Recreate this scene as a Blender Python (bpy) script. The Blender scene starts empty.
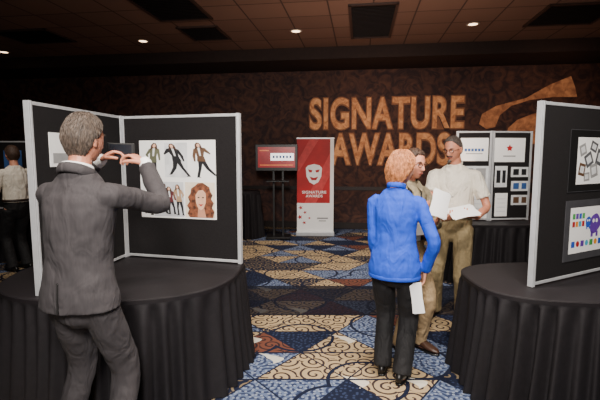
import bpy, math, random
from mathutils import Vector as V, Matrix, noise
random.seed(7)
PI=math.pi
C=bpy.context.scene.collection
# ---------------------------------------------------------------- camera model
F=430.0; TH=math.atan(45/430); CH=1.63
def ray(px,py):
    xc=(px-300)/F; yc=(200-py)/F
    return V((xc, math.cos(TH)+yc*math.sin(TH), -math.sin(TH)+yc*math.cos(TH)))
def P(px,py,Y):
    r=ray(px,py); t=Y/r.y
    return V((r.x*t,Y,CH+r.z*t))
def G(px,py,z=0.0):
    r=ray(px,py); t=(z-CH)/r.z
    return V((r.x*t,r.y*t,z))
# ---------------------------------------------------------------- materials
def lin(c):
    o=[]
    for v in c:
        v=v/255.0
        o.append(v/12.92 if v<=0.04045 else ((v+0.055)/1.055)**2.4)
    return (o[0],o[1],o[2],1)
MATS={}
def mat(name,col,rough=.7,var=.12,scale=12,bump=0,bscale=60,metal=0,emit=0,stretch=(1,1,1),spec=.5,col2=None,sheen=0,folds=0):
    if name in MATS: return MATS[name]
    m=bpy.data.materials.new(name); m.use_nodes=True; nt=m.node_tree
    b=nt.nodes['Principled BSDF']
    tc=nt.nodes.new('ShaderNodeTexCoord'); mp=nt.nodes.new('ShaderNodeMapping'); mp.inputs['Scale'].default_value=stretch
    nt.links.new(tc.outputs['Object'],mp.inputs[0])
    n=nt.nodes.new('ShaderNodeTexNoise'); n.inputs['Scale'].default_value=scale; n.inputs['Detail'].default_value=4
    nt.links.new(mp.outputs[0],n.inputs['Vector'])
    mx=nt.nodes.new('ShaderNodeMix'); mx.data_type='RGBA'
    c=lin(col)
    if col2: a=c; d=lin(col2)
    else:
        a=tuple(x*(1-var) for x in c[:3])+(1,); d=tuple(min(1,x*(1+var)) for x in c[:3])+(1,)
    rp=nt.nodes.new('ShaderNodeMapRange'); rp.inputs['From Min'].default_value=.35; rp.inputs['From Max'].default_value=.65
    nt.links.new(n.outputs['Fac'],rp.inputs['Value'])
    nt.links.new(rp.outputs[0],mx.inputs[0]); mx.inputs[6].default_value=a; mx.inputs[7].default_value=d
    nt.links.new(mx.outputs[2],b.inputs['Base Color'])
    b.inputs['Roughness'].default_value=rough; b.inputs['Metallic'].default_value=metal
    b.inputs['Specular IOR Level'].default_value=spec
    if sheen: b.inputs['Sheen Weight'].default_value=sheen
    if emit:
        nt.links.new(mx.outputs[2],b.inputs['Emission Color']); b.inputs['Emission Strength'].default_value=emit
    last=None
    if folds:
        mp2=nt.nodes.new('ShaderNodeMapping'); mp2.inputs['Scale'].default_value=(1,1,.45); mp2.inputs['Rotation'].default_value=(.35,.5,0)
        nt.links.new(tc.outputs['Object'],mp2.inputs[0])
        n3=nt.nodes.new('ShaderNodeTexNoise'); n3.inputs['Scale'].default_value=11; n3.inputs['Detail'].default_value=2; n3.inputs['Distortion'].default_value=1.2
        nt.links.new(mp2.outputs[0],n3.inputs['Vector'])
        bp0=nt.nodes.new('ShaderNodeBump'); bp0.inputs['Strength'].default_value=folds; bp0.inputs['Distance'].default_value=.04
        nt.links.new(n3.outputs['Fac'],bp0.inputs['Height']); nt.links.new(bp0.outputs[0],b.inputs['Normal']); last=bp0
    if bump:
        n2=nt.nodes.new('ShaderNodeTexNoise'); n2.inputs['Scale'].default_value=bscale; n2.inputs['Detail'].default_value=5
        nt.links.new(mp.outputs[0],n2.inputs['Vector'])
        bp=nt.nodes.new('ShaderNodeBump'); bp.inputs['Strength'].default_value=bump; bp.inputs['Distance'].default_value=.01
        nt.links.new(n2.outputs['Fac'],bp.inputs['Height']); nt.links.new(bp.outputs[0],b.inputs['Normal'])
        if last: nt.links.new(last.outputs[0],bp.inputs['Normal'])
    MATS[name]=m; return m
# ---------------------------------------------------------------- mesh builder
class MB:
    def __init__(s): s.v=[]; s.f=[]
    def add(s,vs,fs):
        k=len(s.v); s.v+= [V(a) for a in vs]; s.f+=[[i+k for i in f] for f in fs]
    def tube(s,pts,rad,n=12,ref=None,cap='round',arc=0):
        pts=[V(p) for p in pts]; rr=[(r,r) if not isinstance(r,(tuple,list)) else r for r in rad]
        if arc:
            np_,nr=[],[]
            for i in range(len(pts)-1):
                p0=pts[max(i-1,0)];p1=pts[i];p2=pts[i+1];p3=pts[min(i+2,len(pts)-1)]
                for k in range(arc):
                    t=k/arc
                    np_.append(.5*((2*p1)+(p2-p0)*t+(2*p0-5*p1+4*p2-p3)*t*t+(3*p1-p0-3*p2+p3)*t**3))
                    tt=t*t*(3-2*t)
                    nr.append(tuple(rr[i][j]*(1-tt)+rr[i+1][j]*tt for j in (0,1)))
            np_.append(pts[-1]); nr.append(rr[-1]); pts,rr=np_,nr
        N=len(pts)
        T=[]
        for i in range(N):
            t=pts[min(i+1,N-1)]-pts[max(i-1,0)]
            T.append(t.normalized() if t.length>1e-9 else V((0,0,1)))
        if ref is None:
            ref=V((1,0,0)) if abs(T[0].x)<.8 else V((0,1,0))
        u=V(ref)
        secs=[]
        for i in range(N):
            u=(u-T[i]*u.dot(T[i])).normalized(); w=T[i].cross(u)
            secs.append((pts[i],u.copy(),w,rr[i]))
        if cap=='round':
            def ext(sec,t,sg):
                p,u_,w_,r=sec; m=min(r)
                return [(p+t*sg*m*.5,u_,w_,(r[0]*.86,r[1]*.86)),(p+t*sg*m*.87,u_,w_,(r[0]*.5,r[1]*.5))], p+t*sg*m
            e0,t0=ext(secs[0],T[0],-1); e1,t1=ext(secs[-1],T[-1],1)
            secs=[e0[1],e0[0]]+secs+e1
        else: t0=secs[0][0]; t1=secs[-1][0]
        vs=[];fs=[]
        for (p,u_,w_,r) in secs:
            for k in range(n):
                a=2*PI*k/n
                vs.append(p+u_*math.cos(a)*r[0]+w_*math.sin(a)*r[1])
        for i in range(len(secs)-1):
            for k in range(n):
                k2=(k+1)%n
                fs.append([i*n+k,i*n+k2,(i+1)*n+k2,(i+1)*n+k])
        a=len(vs); vs+=[t0,t1]; L=(len(secs)-1)*n
        for k in range(n):
            k2=(k+1)%n
            fs.append([a,k2,k]); fs.append([a+1,L+k,L+k2])
        s.add(vs,fs)
    def box(s,c,h,ax=None):
        c=V(c); ax=ax or (V((1,0,0)),V((0,1,0)),V((0,0,1)))
        vs=[]
        for z in (-1,1):
            for y in (-1,1):
                for x in (-1,1):
                    vs.append(c+ax[0]*x*h[0]+ax[1]*y*h[1]+ax[2]*z*h[2])
        s.add(vs,[[0,2,3,1],[4,5,7,6],[0,1,5,4],[2,6,7,3],[0,4,6,2],[1,3,7,5]])
    def ball(s,c,r,n=14,m=10,M=None):
        c=V(c); r=(r,r,r) if not isinstance(r,(tuple,list)) else r
        vs=[];fs=[]
        for j in range(1,m):
            t=PI*j/m
            for i in range(n):
                a=2*PI*i/n
                d=V((r[0]*math.sin(t)*math.cos(a),r[1]*math.sin(t)*math.sin(a),r[2]*math.cos(t)))
                vs.append(c+(M@d if M else d))
        for j in range(m-2):
            for i in range(n):
                i2=(i+1)%n; fs.append([j*n+i,(j+1)*n+i,(j+1)*n+i2,j*n+i2])
        k=len(vs); d=V((0,0,r[2])); d=M@d if M else d
        vs+=[c+d,c-d]
        for i in range(n):
            i2=(i+1)%n; fs.append([k,i,i2]); fs.append([k+1,(m-2)*n+i2,(m-2)*n+i])
        s.add(vs,fs)
    def ring(s,c,ra,rb,r,ux=None,uy=None,n=36,m=8,flat=1):
        c=V(c); ux=V(ux or (1,0,0)); uy=V(uy or (0,1,0)); uz=ux.cross(uy).normalized()
        vs=[];fs=[]
        for i in range(n):
            a=2*PI*i/n; o=(ux*math.cos(a)*ra+uy*math.sin(a)*rb); d=o.normalized()
            for j in range(m):
                b=2*PI*j/m; vs.append(c+o+d*math.cos(b)*r+uz*math.sin(b)*r*flat)
        for i in range(n):
            for j in range(m):
                i2=(i+1)%n;j2=(j+1)%m
                fs.append([i*m+j,i2*m+j,i2*m+j2,i*m+j2])
        s.add(vs,fs)
ROOT={}
def thing(name,label,cat,loc=(0,0,0),rotz=0,group=None):
    o=bpy.data.objects.new(name,None); C.objects.link(o)
    o.location=loc; o.rotation_euler=(0,0,rotz); o.empty_display_size=.1
    o['label']=label; o['category']=cat
    if group: o['group']=group
    ROOT[o.name]=Matrix.Translation(V(loc))@Matrix.Rotation(rotz,4,'Z'); return o
def obj(name,mb,m,parent=None,smooth=True,local=False,label=None,bevel=0):
    vs=mb.v; M=Matrix.Identity(4); loc=V((0,0,0))
    if parent is not None:
        M=ROOT[parent.name]
        if not local:
            I=M.inverted(); vs=[I@v for v in vs]
    elif vs:
        mn=[min(v[i] for v in vs) for i in range(3)]; mxx=[max(v[i] for v in vs) for i in range(3)]
        loc=V(((mn[0]+mxx[0])/2,(mn[1]+mxx[1])/2,mn[2])); vs=[v-loc for v in vs]
    me=bpy.data.meshes.new(name); me.from_pydata([tuple(v) for v in vs],[],mb.f); me.update()
    if smooth: me.polygons.foreach_set('use_smooth',[True]*len(me.polygons))
    me.materials.append(m)
    o=bpy.data.objects.new(name,me); C.objects.link(o); o.location=loc
    if parent is not None: o.parent=parent; ROOT[o.name]=M
    if label: o['label']=label
    if bevel:
        b=o.modifiers.new('b','BEVEL'); b.width=bevel; b.segments=2; b.limit_method='ANGLE'
    return o
def struct(name,mb,m,parent=None,smooth=False):
    o=obj(name,mb,m,parent,smooth=smooth); o['kind']='structure'; return o
def remesh(o,vox,it=3,disp=0,dscale=.15):
    r=o.modifiers.new('r','REMESH'); r.mode='VOXEL'; r.voxel_size=vox; r.use_smooth_shade=True
    if it:
        s=o.modifiers.new('s','SMOOTH'); s.factor=.5; s.iterations=it
    if disp:
        t=bpy.data.textures.new('folds','CLOUDS'); t.noise_scale=dscale; t.noise_depth=1
        d=o.modifiers.new('d','DISPLACE'); d.texture=t; d.strength=disp; d.mid_level=.5; d.texture_coords='LOCAL'
class Fr:
    def __init__(s,o,ux,n,uz=(0,0,1)):
        s.o=V(o); s.x=V(ux).normalized(); s.n=V(n).normalized(); s.z=V(uz).normalized()
    def p(s,a,b,c=0): return s.o+s.x*a+s.z*b+s.n*c
    def box(s,mb,a0,a1,b0,b1,c0,c1):
        mb.box(s.p((a0+a1)/2,(b0+b1)/2,(c0+c1)/2),((a1-a0)/2,(c1-c0)/2,(b1-b0)/2),(s.x,-s.n,s.z))
    def sub(s,a,b,c=0): return Fr(s.p(a,b,c),s.x,s.n,s.z)
def polys(fr,pl,off,sc=(1,1)):
    mb=MB()
    for pts in pl:
        ar=sum(pts[i][0]*pts[(i+1)%len(pts)][1]-pts[(i+1)%len(pts)][0]*pts[i][1] for i in range(len(pts)))
        if ar<0: pts=pts[::-1]
        mb.add([fr.p(a*sc[0],b*sc[1],off) for a,b in pts],[list(range(len(pts)))])
    return mb
def circ(cx,cy,rx,ry=None,n=16,ph=0):
    ry=ry or rx
    return [(cx+rx*math.cos(2*PI*k/n+ph),cy+ry*math.sin(2*PI*k/n+ph)) for k in range(n)]
def rc(a0,b0,a1,b1): return [(a0,b0),(a1,b0),(a1,b1),(a0,b1)]
def textmb(s,fr,a0,b0,a1,b1,off,bold=.015):
    cu=bpy.data.curves.new('t','FONT'); cu.body=s; cu.offset=bold; cu.fill_mode='FRONT'; cu.space_character=1.06
    o=bpy.data.objects.new('t',cu); C.objects.link(o)
    bpy.context.view_layer.update()
    me=bpy.data.meshes.new_from_object(o.evaluated_get(bpy.context.evaluated_depsgraph_get()))
    vs=[v.co.copy() for v in me.vertices]; fs=[list(p.vertices) for p in me.polygons]
    bpy.data.objects.remove(o); bpy.data.curves.remove(cu); bpy.data.meshes.remove(me)
    x0=min(v.x for v in vs);x1=max(v.x for v in vs);y0=min(v.y for v in vs);y1=max(v.y for v in vs)
    mb=MB(); mb.add([fr.p(a0+(v.x-x0)/(x1-x0)*(a1-a0),b0+(v.y-y0)/(y1-y0)*(b1-b0),off) for v in vs],fs)
    return mb
# ---------------------------------------------------------------- palette
black_fab=mat('board_fabric',(30,28,29),.95,.15,90,.3,400,spec=.2)
alu=mat('aluminium',(198,200,203),.38,.05,20,metal=.3)
white=mat('paper_white',(250,250,248),.6,.01)
paper=mat('sheet_paper',(253,253,252),.6,.01)
cloth=mat('table_cloth',(24,21,24),.75,.15,30,.2,150,spec=.3)
blackpl=mat('black_plastic',(16,16,17),.4,.1)
skinA=mat('skin',(212,148,120),.5,.06,25)
skinB=mat('skin_ruddy',(208,138,110),.5,.08,25)
# ---------------------------------------------------------------- room
WA=math.radians(8)
wx=V((math.cos(WA),-math.sin(WA),0)); wn=V((-math.sin(WA),-math.cos(WA),0))
WALL=Fr((0,9.6,0),wx,wn)
def WP(px,py):
    r=ray(px,py); o=V((0,0,CH)); t=(WALL.o-o).dot(wn)/r.dot(wn); p=o+r*t
    return ((p-WALL.o).dot(wx),p.z)
HC=3.66
def wallmat():
    m=bpy.data.materials.new('damask_wall'); m.use_nodes=True; nt=m.node_tree; b=nt.nodes['Principled BSDF']
    tc=nt.nodes.new('ShaderNodeTexCoord')
    n1=nt.nodes.new('ShaderNodeTexNoise'); n1.inputs['Scale'].default_value=4; n1.inputs['Detail'].default_value=7; n1.inputs['Distortion'].default_value=2.2
    nt.links.new(tc.outputs['Object'],n1.inputs[0])
    r=nt.nodes.new('ShaderNodeValToRGB'); r.color_ramp.elements[0].position=.38; r.color_ramp.elements[0].color=lin((54,38,40))
    r.color_ramp.elements[1].position=.64; r.color_ramp.elements[1].color=lin((98,66,54))
    nt.links.new(n1.outputs['Fac'],r.inputs[0]); nt.links.new(r.outputs[0],b.inputs['Base Color']); b.inputs['Roughness'].default_value=.8
    bp=nt.nodes.new('ShaderNodeBump'); bp.inputs['Strength'].default_value=.15; bp.inputs['Distance'].default_value=.02
    nt.links.new(n1.outputs['Fac'],bp.inputs['Height']); nt.links.new(bp.outputs[0],b.inputs['Normal'])
    return m
wm=wallmat()
mb=MB(); WALL.box(mb,-8.6,7.2,0,HC,-.15,0); struct('wall_back',mb,wm)
mb=MB(); WALL.box(mb,-8.75,-8.6,0,HC,-.15,12.5); struct('wall_left',mb,wm)
mb=MB(); WALL.box(mb,7.2,7.35,0,HC,-.15,12.5); struct('wall_right',mb,wm)
mb=MB(); WALL.box(mb,-8.6,7.2,0,.14,0,.02); struct('baseboard_back',mb,mat('dark_wood',(34,22,18),.5))
mb=MB(); WALL.box(mb,-8.6,7.2,.86,.94,0,.025); struct('trim_1',mb,mat('dark_wood',(34,22,18),.5))

def ceilmat():
    m=bpy.data.materials.new('ceiling_tiles'); m.use_nodes=True; nt=m.node_tree; b=nt.nodes['Principled BSDF']
    tc=nt.nodes.new('ShaderNodeTexCoord'); mp=nt.nodes.new('ShaderNodeMapping'); mp.inputs['Rotation'].default_value=(0,0,WA)
    nt.links.new(tc.outputs['Object'],mp.inputs[0])
    br=nt.nodes.new('ShaderNodeTexBrick'); br.offset=0; br.inputs['Scale'].default_value=1
    br.inputs['Brick Width'].default_value=.61; br.inputs['Row Height'].default_value=.61; br.inputs['Mortar Size'].default_value=.012
    br.inputs['Color1'].default_value=lin((140,108,92)); br.inputs['Color2'].default_value=lin((128,98,84)); br.inputs['Mortar'].default_value=lin((80,60,52))
    nt.links.new(mp.outputs[0],br.inputs['Vector']); nt.links.new(br.outputs['Color'],b.inputs['Base Color']); b.inputs['Roughness'].default_value=.85
    return m
cm=ceilmat()
mb=MB(); mb.box((-.5,4.2,HC+.05),(9.5,7.2,.05)); struct('ceiling',mb,cm)
mb=MB(); WALL.box(mb,-8.6,7.2,3.44,HC,0,1.15); struct('trim_2',mb,mat('soffit_paint',(46,32,28),.8))

# carpet ---------------------------------------------------------
def carpet():
    m=bpy.data.materials.new('banquet_carpet'); m.use_nodes=True; nt=m.node_tree; b=nt.nodes['Principled BSDF']; L=nt.links.new
    def val(x,s):
        if isinstance(x,(int,float)): s.default_value=x
        else: L(x,s)
    def M(op,a,b_=0,c=0):
        n=nt.nodes.new('ShaderNodeMath'); n.operation=op; val(a,n.inputs[0]); val(b_,n.inputs[1]); val(c,n.inputs[2]); return n.outputs[0]
    def comb(a,b_,c=0):
        n=nt.nodes.new('ShaderNodeCombineXYZ'); val(a,n.inputs[0]); val(b_,n.inputs[1]); val(c,n.inputs[2]); return n.outputs[0]
    def wn_(v):
        n=nt.nodes.new('ShaderNodeTexWhiteNoise'); n.noise_dimensions='3D'; L(v,n.inputs['Vector']); return n.outputs['Value']
    def vor(v,s,out='Distance'):
        n=nt.nodes.new('ShaderNodeTexVoronoi'); n.voronoi_dimensions='2D'; n.inputs['Scale'].default_value=s; n.inputs['Randomness'].default_value=.75; L(v,n.inputs['Vector']); return n.outputs[out]
    def noi(v,s,d=3):
        n=nt.nodes.new('ShaderNodeTexNoise'); n.inputs['Scale'].default_value=s; n.inputs['Detail'].default_value=d; L(v,n.inputs['Vector']); return n.outputs['Fac']
    def mix(f,a,c):
        n=nt.nodes.new('ShaderNodeMix'); n.data_type='RGBA'; val(f,n.inputs[0])
        for x,s in ((a,n.inputs[6]),(c,n.inputs[7])):
            if isinstance(x,tuple): s.default_value=x
            else: L(x,s)
        return n.outputs[2]
    tc=nt.nodes.new('ShaderNodeTexCoord'); sp=nt.nodes.new('ShaderNodeSeparateXYZ'); L(tc.outputs['Object'],sp.inputs[0])
    x,y=sp.outputs[0],sp.outputs[1]
    s=.64
    u=M('DIVIDE',M('ADD',M('MULTIPLY',x,.95),M('MULTIPLY',y,.75)),s); v=M('DIVIDE',M('SUBTRACT',M('MULTIPLY',x,.95),M('MULTIPLY',y,.75)),s)
    fu=M('FRACT',u); fv=M('FRACT',v)
    tri=M('GREATER_THAN',fu,fv)
    r=wn_(comb(M('FLOOR',u),M('FLOOR',v),M('MULTIPLY',tri,3.7)))
    uv=comb(x,y)
    SC=6.0
    d=vor(uv,SC)
    pos=nt.nodes.new('ShaderNodeTexVoronoi'); pos.voronoi_dimensions='2D'; pos.inputs['Scale'].default_value=SC; pos.inputs['Randomness'].default_value=.75; L(uv,pos.inputs['Vector'])
    sub=nt.nodes.new('ShaderNodeVectorMath'); sub.operation='SUBTRACT'; L(uv,sub.inputs[0]); L(pos.outputs['Position'],sub.inputs[1])
    ss=nt.nodes.new('ShaderNodeSeparateXYZ'); L(sub.outputs[0],ss.inputs[0])
    ang=M('ARCTAN2',ss.outputs[1],ss.outputs[0])
    sw=M('SINE',M('ADD',M('MULTIPLY',d,18.0),ang))
    scroll=M('GREATER_THAN',sw,.55)
    dots=M('LESS_THAN',vor(uv,26),.26)
    rings=M('GREATER_THAN',M('SINE',M('MULTIPLY',d,24)),.1)
    big=vor(uv,1.4)
    arc=M('LESS_THAN',M('ABSOLUTE',M('SUBTRACT',big,.40)),.02)
    navy=lin((24,29,48)); tan=lin((184,160,122)); slate=lin((98,112,142)); cream=lin((228,222,206)); mid=lin((50,60,88))
    cA=mix(scroll,tan,lin((58,46,46)))
    cB=mix(dots,mix(rings,slate,mid),lin((138,148,168)))
    cC=mix(scroll,navy,lin((126,110,86)))
    cD=mix(scroll,lin((112,68,52)),lin((52,38,38)))
    cE=mix(dots,navy,mid)
    col=mix(M('GREATER_THAN',r,.36),cA,cB)
    col=mix(M('GREATER_THAN',r,.64),col,cE)
    col=mix(M('GREATER_THAN',r,.82),col,cC)
    col=mix(M('GREATER_THAN',r,.955),col,cD)
    gx=M('DIVIDE',M('ADD',x,.2),.42); gy=M('DIVIDE',M('ADD',y,.1),.36)
    row=M('FLOOR',gy); gx=M('ADD',gx,M('MULTIPLY',M('MODULO',row,2),.5))
    h=wn_(comb(M('FLOOR',gx),row,9.1)); a=M('SUBTRACT',M('FRACT',gx),.5); c=M('SUBTRACT',M('FRACT',gy),.5)
    bend=M('MULTIPLY',M('MULTIPLY',c,c),3.0)
    dd=M('ADD',M('MULTIPLY',M('ABSOLUTE',M('ADD',M('ADD',a,M('MULTIPLY',c,.7)),bend)),1.8),M('MULTIPLY',M('ABSOLUTE',c),1.1))
    leaf=M('MULTIPLY',M('LESS_THAN',dd,.3),M('GREATER_THAN',h,.70))
    far=M('LESS_THAN',y,5.2)
    col=mix(arc,col,navy)
    col=mix(M('MULTIPLY',M('MULTIPLY',leaf,far),.85),col,cream)
    edge=M('LESS_THAN',M('MINIMUM',M('MINIMUM',fu,fv),M('ABSOLUTE',M('SUBTRACT',fu,fv))),.025)
    col=mix(edge,col,navy)
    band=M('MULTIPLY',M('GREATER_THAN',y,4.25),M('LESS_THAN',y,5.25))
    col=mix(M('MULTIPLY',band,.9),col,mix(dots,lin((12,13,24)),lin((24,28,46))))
    col=mix(M('MULTIPLY',noi(uv,260,2),.2),col,navy)
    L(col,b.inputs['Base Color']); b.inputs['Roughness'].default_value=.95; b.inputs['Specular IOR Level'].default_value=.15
    bp=nt.nodes.new('ShaderNodeBump'); bp.inputs['Strength'].default_value=.3; bp.inputs['Distance'].default_value=.005
    L(noi(uv,300,2),bp.inputs['Height']); L(bp.outputs[0],b.inputs['Normal'])
    return m
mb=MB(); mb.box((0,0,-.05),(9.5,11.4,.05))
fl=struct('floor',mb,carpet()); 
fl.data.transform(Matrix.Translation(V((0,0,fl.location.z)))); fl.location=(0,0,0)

# projected lettering -------------------------------------------
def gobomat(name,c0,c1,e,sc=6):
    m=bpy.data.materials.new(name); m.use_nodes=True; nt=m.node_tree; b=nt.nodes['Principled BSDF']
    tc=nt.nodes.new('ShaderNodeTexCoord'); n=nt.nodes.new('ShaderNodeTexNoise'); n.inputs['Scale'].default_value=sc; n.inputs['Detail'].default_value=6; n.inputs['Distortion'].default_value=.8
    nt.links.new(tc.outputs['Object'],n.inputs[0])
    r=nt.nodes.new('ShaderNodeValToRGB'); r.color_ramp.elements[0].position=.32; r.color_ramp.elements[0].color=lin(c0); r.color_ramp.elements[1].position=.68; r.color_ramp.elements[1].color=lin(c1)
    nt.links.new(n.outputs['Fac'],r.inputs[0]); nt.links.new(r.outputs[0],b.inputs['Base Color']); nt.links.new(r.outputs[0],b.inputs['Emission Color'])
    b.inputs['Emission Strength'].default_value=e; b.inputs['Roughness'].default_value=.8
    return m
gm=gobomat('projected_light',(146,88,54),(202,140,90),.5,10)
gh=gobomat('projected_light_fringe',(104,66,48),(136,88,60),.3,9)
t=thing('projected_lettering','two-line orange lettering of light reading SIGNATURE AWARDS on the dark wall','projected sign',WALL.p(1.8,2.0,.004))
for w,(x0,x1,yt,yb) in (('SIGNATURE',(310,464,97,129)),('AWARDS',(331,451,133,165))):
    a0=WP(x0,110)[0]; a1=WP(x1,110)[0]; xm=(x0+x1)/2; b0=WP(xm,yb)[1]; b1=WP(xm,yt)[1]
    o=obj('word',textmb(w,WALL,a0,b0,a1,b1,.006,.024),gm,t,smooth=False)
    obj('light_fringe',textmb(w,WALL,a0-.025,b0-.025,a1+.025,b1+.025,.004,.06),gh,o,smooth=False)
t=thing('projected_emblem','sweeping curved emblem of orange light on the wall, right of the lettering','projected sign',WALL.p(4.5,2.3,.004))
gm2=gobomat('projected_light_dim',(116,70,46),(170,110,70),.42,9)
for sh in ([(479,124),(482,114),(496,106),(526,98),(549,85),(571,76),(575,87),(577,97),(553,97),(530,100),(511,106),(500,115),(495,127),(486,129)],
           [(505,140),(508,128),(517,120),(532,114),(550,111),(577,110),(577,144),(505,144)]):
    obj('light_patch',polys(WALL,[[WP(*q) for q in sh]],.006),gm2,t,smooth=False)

# ceiling fittings
lens=mat('lamp_lens',(255,214,170),.4,.02,emit=6)
labs=['recessed round ceiling light nearest above the lettering on the wall','recessed round ceiling light above the suited photographer','recessed round ceiling light above the far poster stand at right','recessed round ceiling light at the far left edge of the ceiling']
for (px,py),lb in zip(((296,31),(143,41),(473,24),(4,52)),labs):
    c=G(px,py,HC-.001); t=thing('ceiling_light',lb,'ceiling light',c,group='recessed ceiling lights')
    m1=MB(); m1.ring(c,.085,.085,.018,flat=.6); obj('trim_ring',m1,mat('light_trim',(180,170,160),.5),t)
    m1=MB(); m1.tube([c-V((0,0,.004)),c+V((0,0,.0))],[.075,.075],24,cap='flat'); obj('lamp_lens',m1,lens,t)
vg=mat('vent_metal',(26,20,20),.6)
vl=['dark slatted ceiling vent at the top edge, left of the middle','dark slatted ceiling vent between two lights at left','dark slatted ceiling vent nearest the middle light','dark slatted ceiling vent at the upper right corner','dark slatted ceiling vent at the upper left corner']
for (px,py,w,h),lb in zip(((172,8,.42,.5),(205,33,.34,.4),(372,22,.34,.85),(572,14,.5,.5),(35,36,.5,.4)),vl):
    c=G(px,py,HC); f=Fr(c,wx,(0,0,-1),-wn)
    t=thing('ceiling_vent',lb,'ceiling vent',c,group='ceiling vents')
    m1=MB(); f.box(m1,-w,w,-h,-h+.04,0,.025); f.box(m1,-w,w,h-.04,h,0,.025); f.box(m1,-w,-w+.04,-h,h,0,.025); f.box(m1,w-.04,w,-h,h,0,.025)
    obj('vent_frame',m1,mat('vent_rim',(70,52,46),.6),t,smooth=False)
    m1=MB(); f.box(m1,-w+.04,w-.04,-h+.04,h-.04,.0,.005)
    k=-h+.08
    while k<h-.06: f.box(m1,-w+.04,w-.04,k,k+.012,.005,.02); k+=.06
    obj('louvre',m1,vg,t,smooth=False)

# ---------------------------------------------------------------- skirted tables
def skirted(label,c,rx,ry,H=.75,p=2.0,pleats=46,group=None,topmat=None,flare=.05):
    c=V(c); t=thing('skirted_table',label,'table',c,group=group)
    N=pleats*10
    def pt(a,off):
        ca,sa=math.cos(a),math.sin(a)
        r=(abs(ca/(rx+off))**p+abs(sa/(ry+off))**p)**(-1/p)
        return r*ca,r*sa
    M_=1440; P_=[pt(2*PI*i/M_,0) for i in range(M_+1)]; S_=[0]
    for i in range(M_): S_.append(S_[-1]+math.hypot(P_[i+1][0]-P_[i][0],P_[i+1][1]-P_[i][1]))
    angs=[];j=0
    for k in range(N):
        tgt=S_[-1]*k/N
        while S_[j+1]<tgt: j+=1
        angs.append(2*PI*(j+(tgt-S_[j])/(S_[j+1]-S_[j]))/M_)
    mb=MB(); vs=[];fs=[]
    zs=[1,.985,.95,.92,.75,.5,.25,.08,.0]
    for j,zt in enumerate(zs):
        q=1-zt
        for k in range(N):
            a=angs[k]; b_=2*PI*k/N
            ph=pleats*b_+1.5*math.sin(3*b_)+1.1*math.sin(7*b_+1)+.7*math.sin(13*b_)
            amp=.0 if q<.06 else (.012+.024*q)*(1+.3*math.sin(5*b_+2))
            off=.004+flare*q**1.2+amp*math.sin(ph+.5*q)+.012*q*math.sin(11*b_+q*2)
            X,Y=pt(a,off); vs.append(c+V((X,Y,max(.006,H*zt))))
    for j in range(len(zs)-1):
        for k in range(N):
            k2=(k+1)%N; fs.append([j*N+k,(j+1)*N+k,(j+1)*N+k2,j*N+k2])
    mb.add(vs,fs); obj('table_skirt',mb,cloth,t)
    mb=MB(); n=120; vs=[];fs=[]
    for (o,z) in ((-.004,H-.035),(.006,H-.028),(.008,H-.004),(-.004,H+.002)):
        for k in range(n):
            X,Y=pt(2*PI*k/n,o); vs.append(c+V((X,Y,z)))
    for j in range(3):
        for k in range(n): fs.append([j*n+k,j*n+(k+1)%n,(j+1)*n+(k+1)%n,(j+1)*n+k])
    fs.append(list(range(3*n,4*n))); fs.append(list(range(n))[::-1]); mb.add(vs,fs)
    obj('tabletop',mb,topmat or cloth,t,smooth=False)
    return t
topm=mat('table_top_cloth',(28,24,27),.6,.15,6,.12,60,spec=.4)
skirted('round black skirted table under the tall L-shaped poster board at left',(-1.30,3.33,0),.83,.80,p=2.7,topmat=topm)
skirted('black skirted table under the poster board at right',(2.15,2.98,0),.94,.49,p=3.2,topmat=topm)
skirted('black skirted table under the far poster stand behind the man in the cream shirt',(2.75,5.75,0),.9,.4,p=4,pleats=38,topmat=topm)
skirted('small black skirted table beside the television stand',(-1.10,8.5,0),.3,.3,H=.92,pleats=22,topmat=topm)
skirted('black skirted table behind the far left person',(-4.45,6.9,0),.9,.4,p=4,pleats=38,topmat=topm)

# ---------------------------------------------------------------- display boards
def panel(t,A,B,z0,h,back=False):
    A=V((A[0],A[1],z0)); B=V((B[0],B[1],z0)); ux=(B-A); L=ux.length; ux.normalize()
    n=V((ux.y,-ux.x,0))
    f=Fr(A,ux,n)
    m1=MB(); f.box(m1,.012,L-.012,.03,h-.012,-.012,.012); pn=obj('fabric_panel',m1,black_fab,t,smooth=False)
    for a in (0,L-.029):
        m1=MB(); f.box(m1,a,a+.029,.002,h,-.019,.019); f.box(m1,a+.012,a+.017,.004,h-.002,.019,.022)
        obj('post',m1,alu,pn,smooth=False,bevel=.004)
    for b in (.012,h-.024):
        m1=MB(); f.box(m1,.029,L-.029,b,b+.022,-.016,.016); obj('rail',m1,alu,pn,smooth=False,bevel=.003)
    return f,L
tz=.754
t=thing('display_board','tall L-shaped black fabric poster board with silver frame, facing the photographer','display board',(-1.5,3.6,tz))
fA,LA=panel(t,(-1.63,2.60),(-1.505,3.64),tz,1.2)
fB,LB=panel(t,(-1.50,3.67),(-.467,3.40),tz,1.2)
t=thing('display_board','black fabric poster board with silver frame at the right edge of the picture','display board',(2.0,3.0,tz))
d=V((.88,.475,0)).normalized()
fR,LR=panel(t,(1.53,2.79),(1.53+d.x*1.1,2.79+d.y*1.1),tz,1.22)
t=thing('display_board','distant two-panel poster stand behind the man in the cream shirt','display board',(2.5,5.72,tz))
x0=P(456,180,5.7).x; x1=P(490,180,5.7).x; x2=P(532,180,5.7).x
fC,LC=panel(t,(x0,5.75),(x1,5.70),tz,1.19)
fD,LD=panel(t,(x1+.005,5.70),(x2,5.76),tz,1.19)
t=thing('display_board','distant poster board beyond the far left person','display board',(-4.6,6.95,tz))
fE,LE=panel(t,(-5.3,6.9),(-4.3,6.95),tz,1.1)

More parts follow.
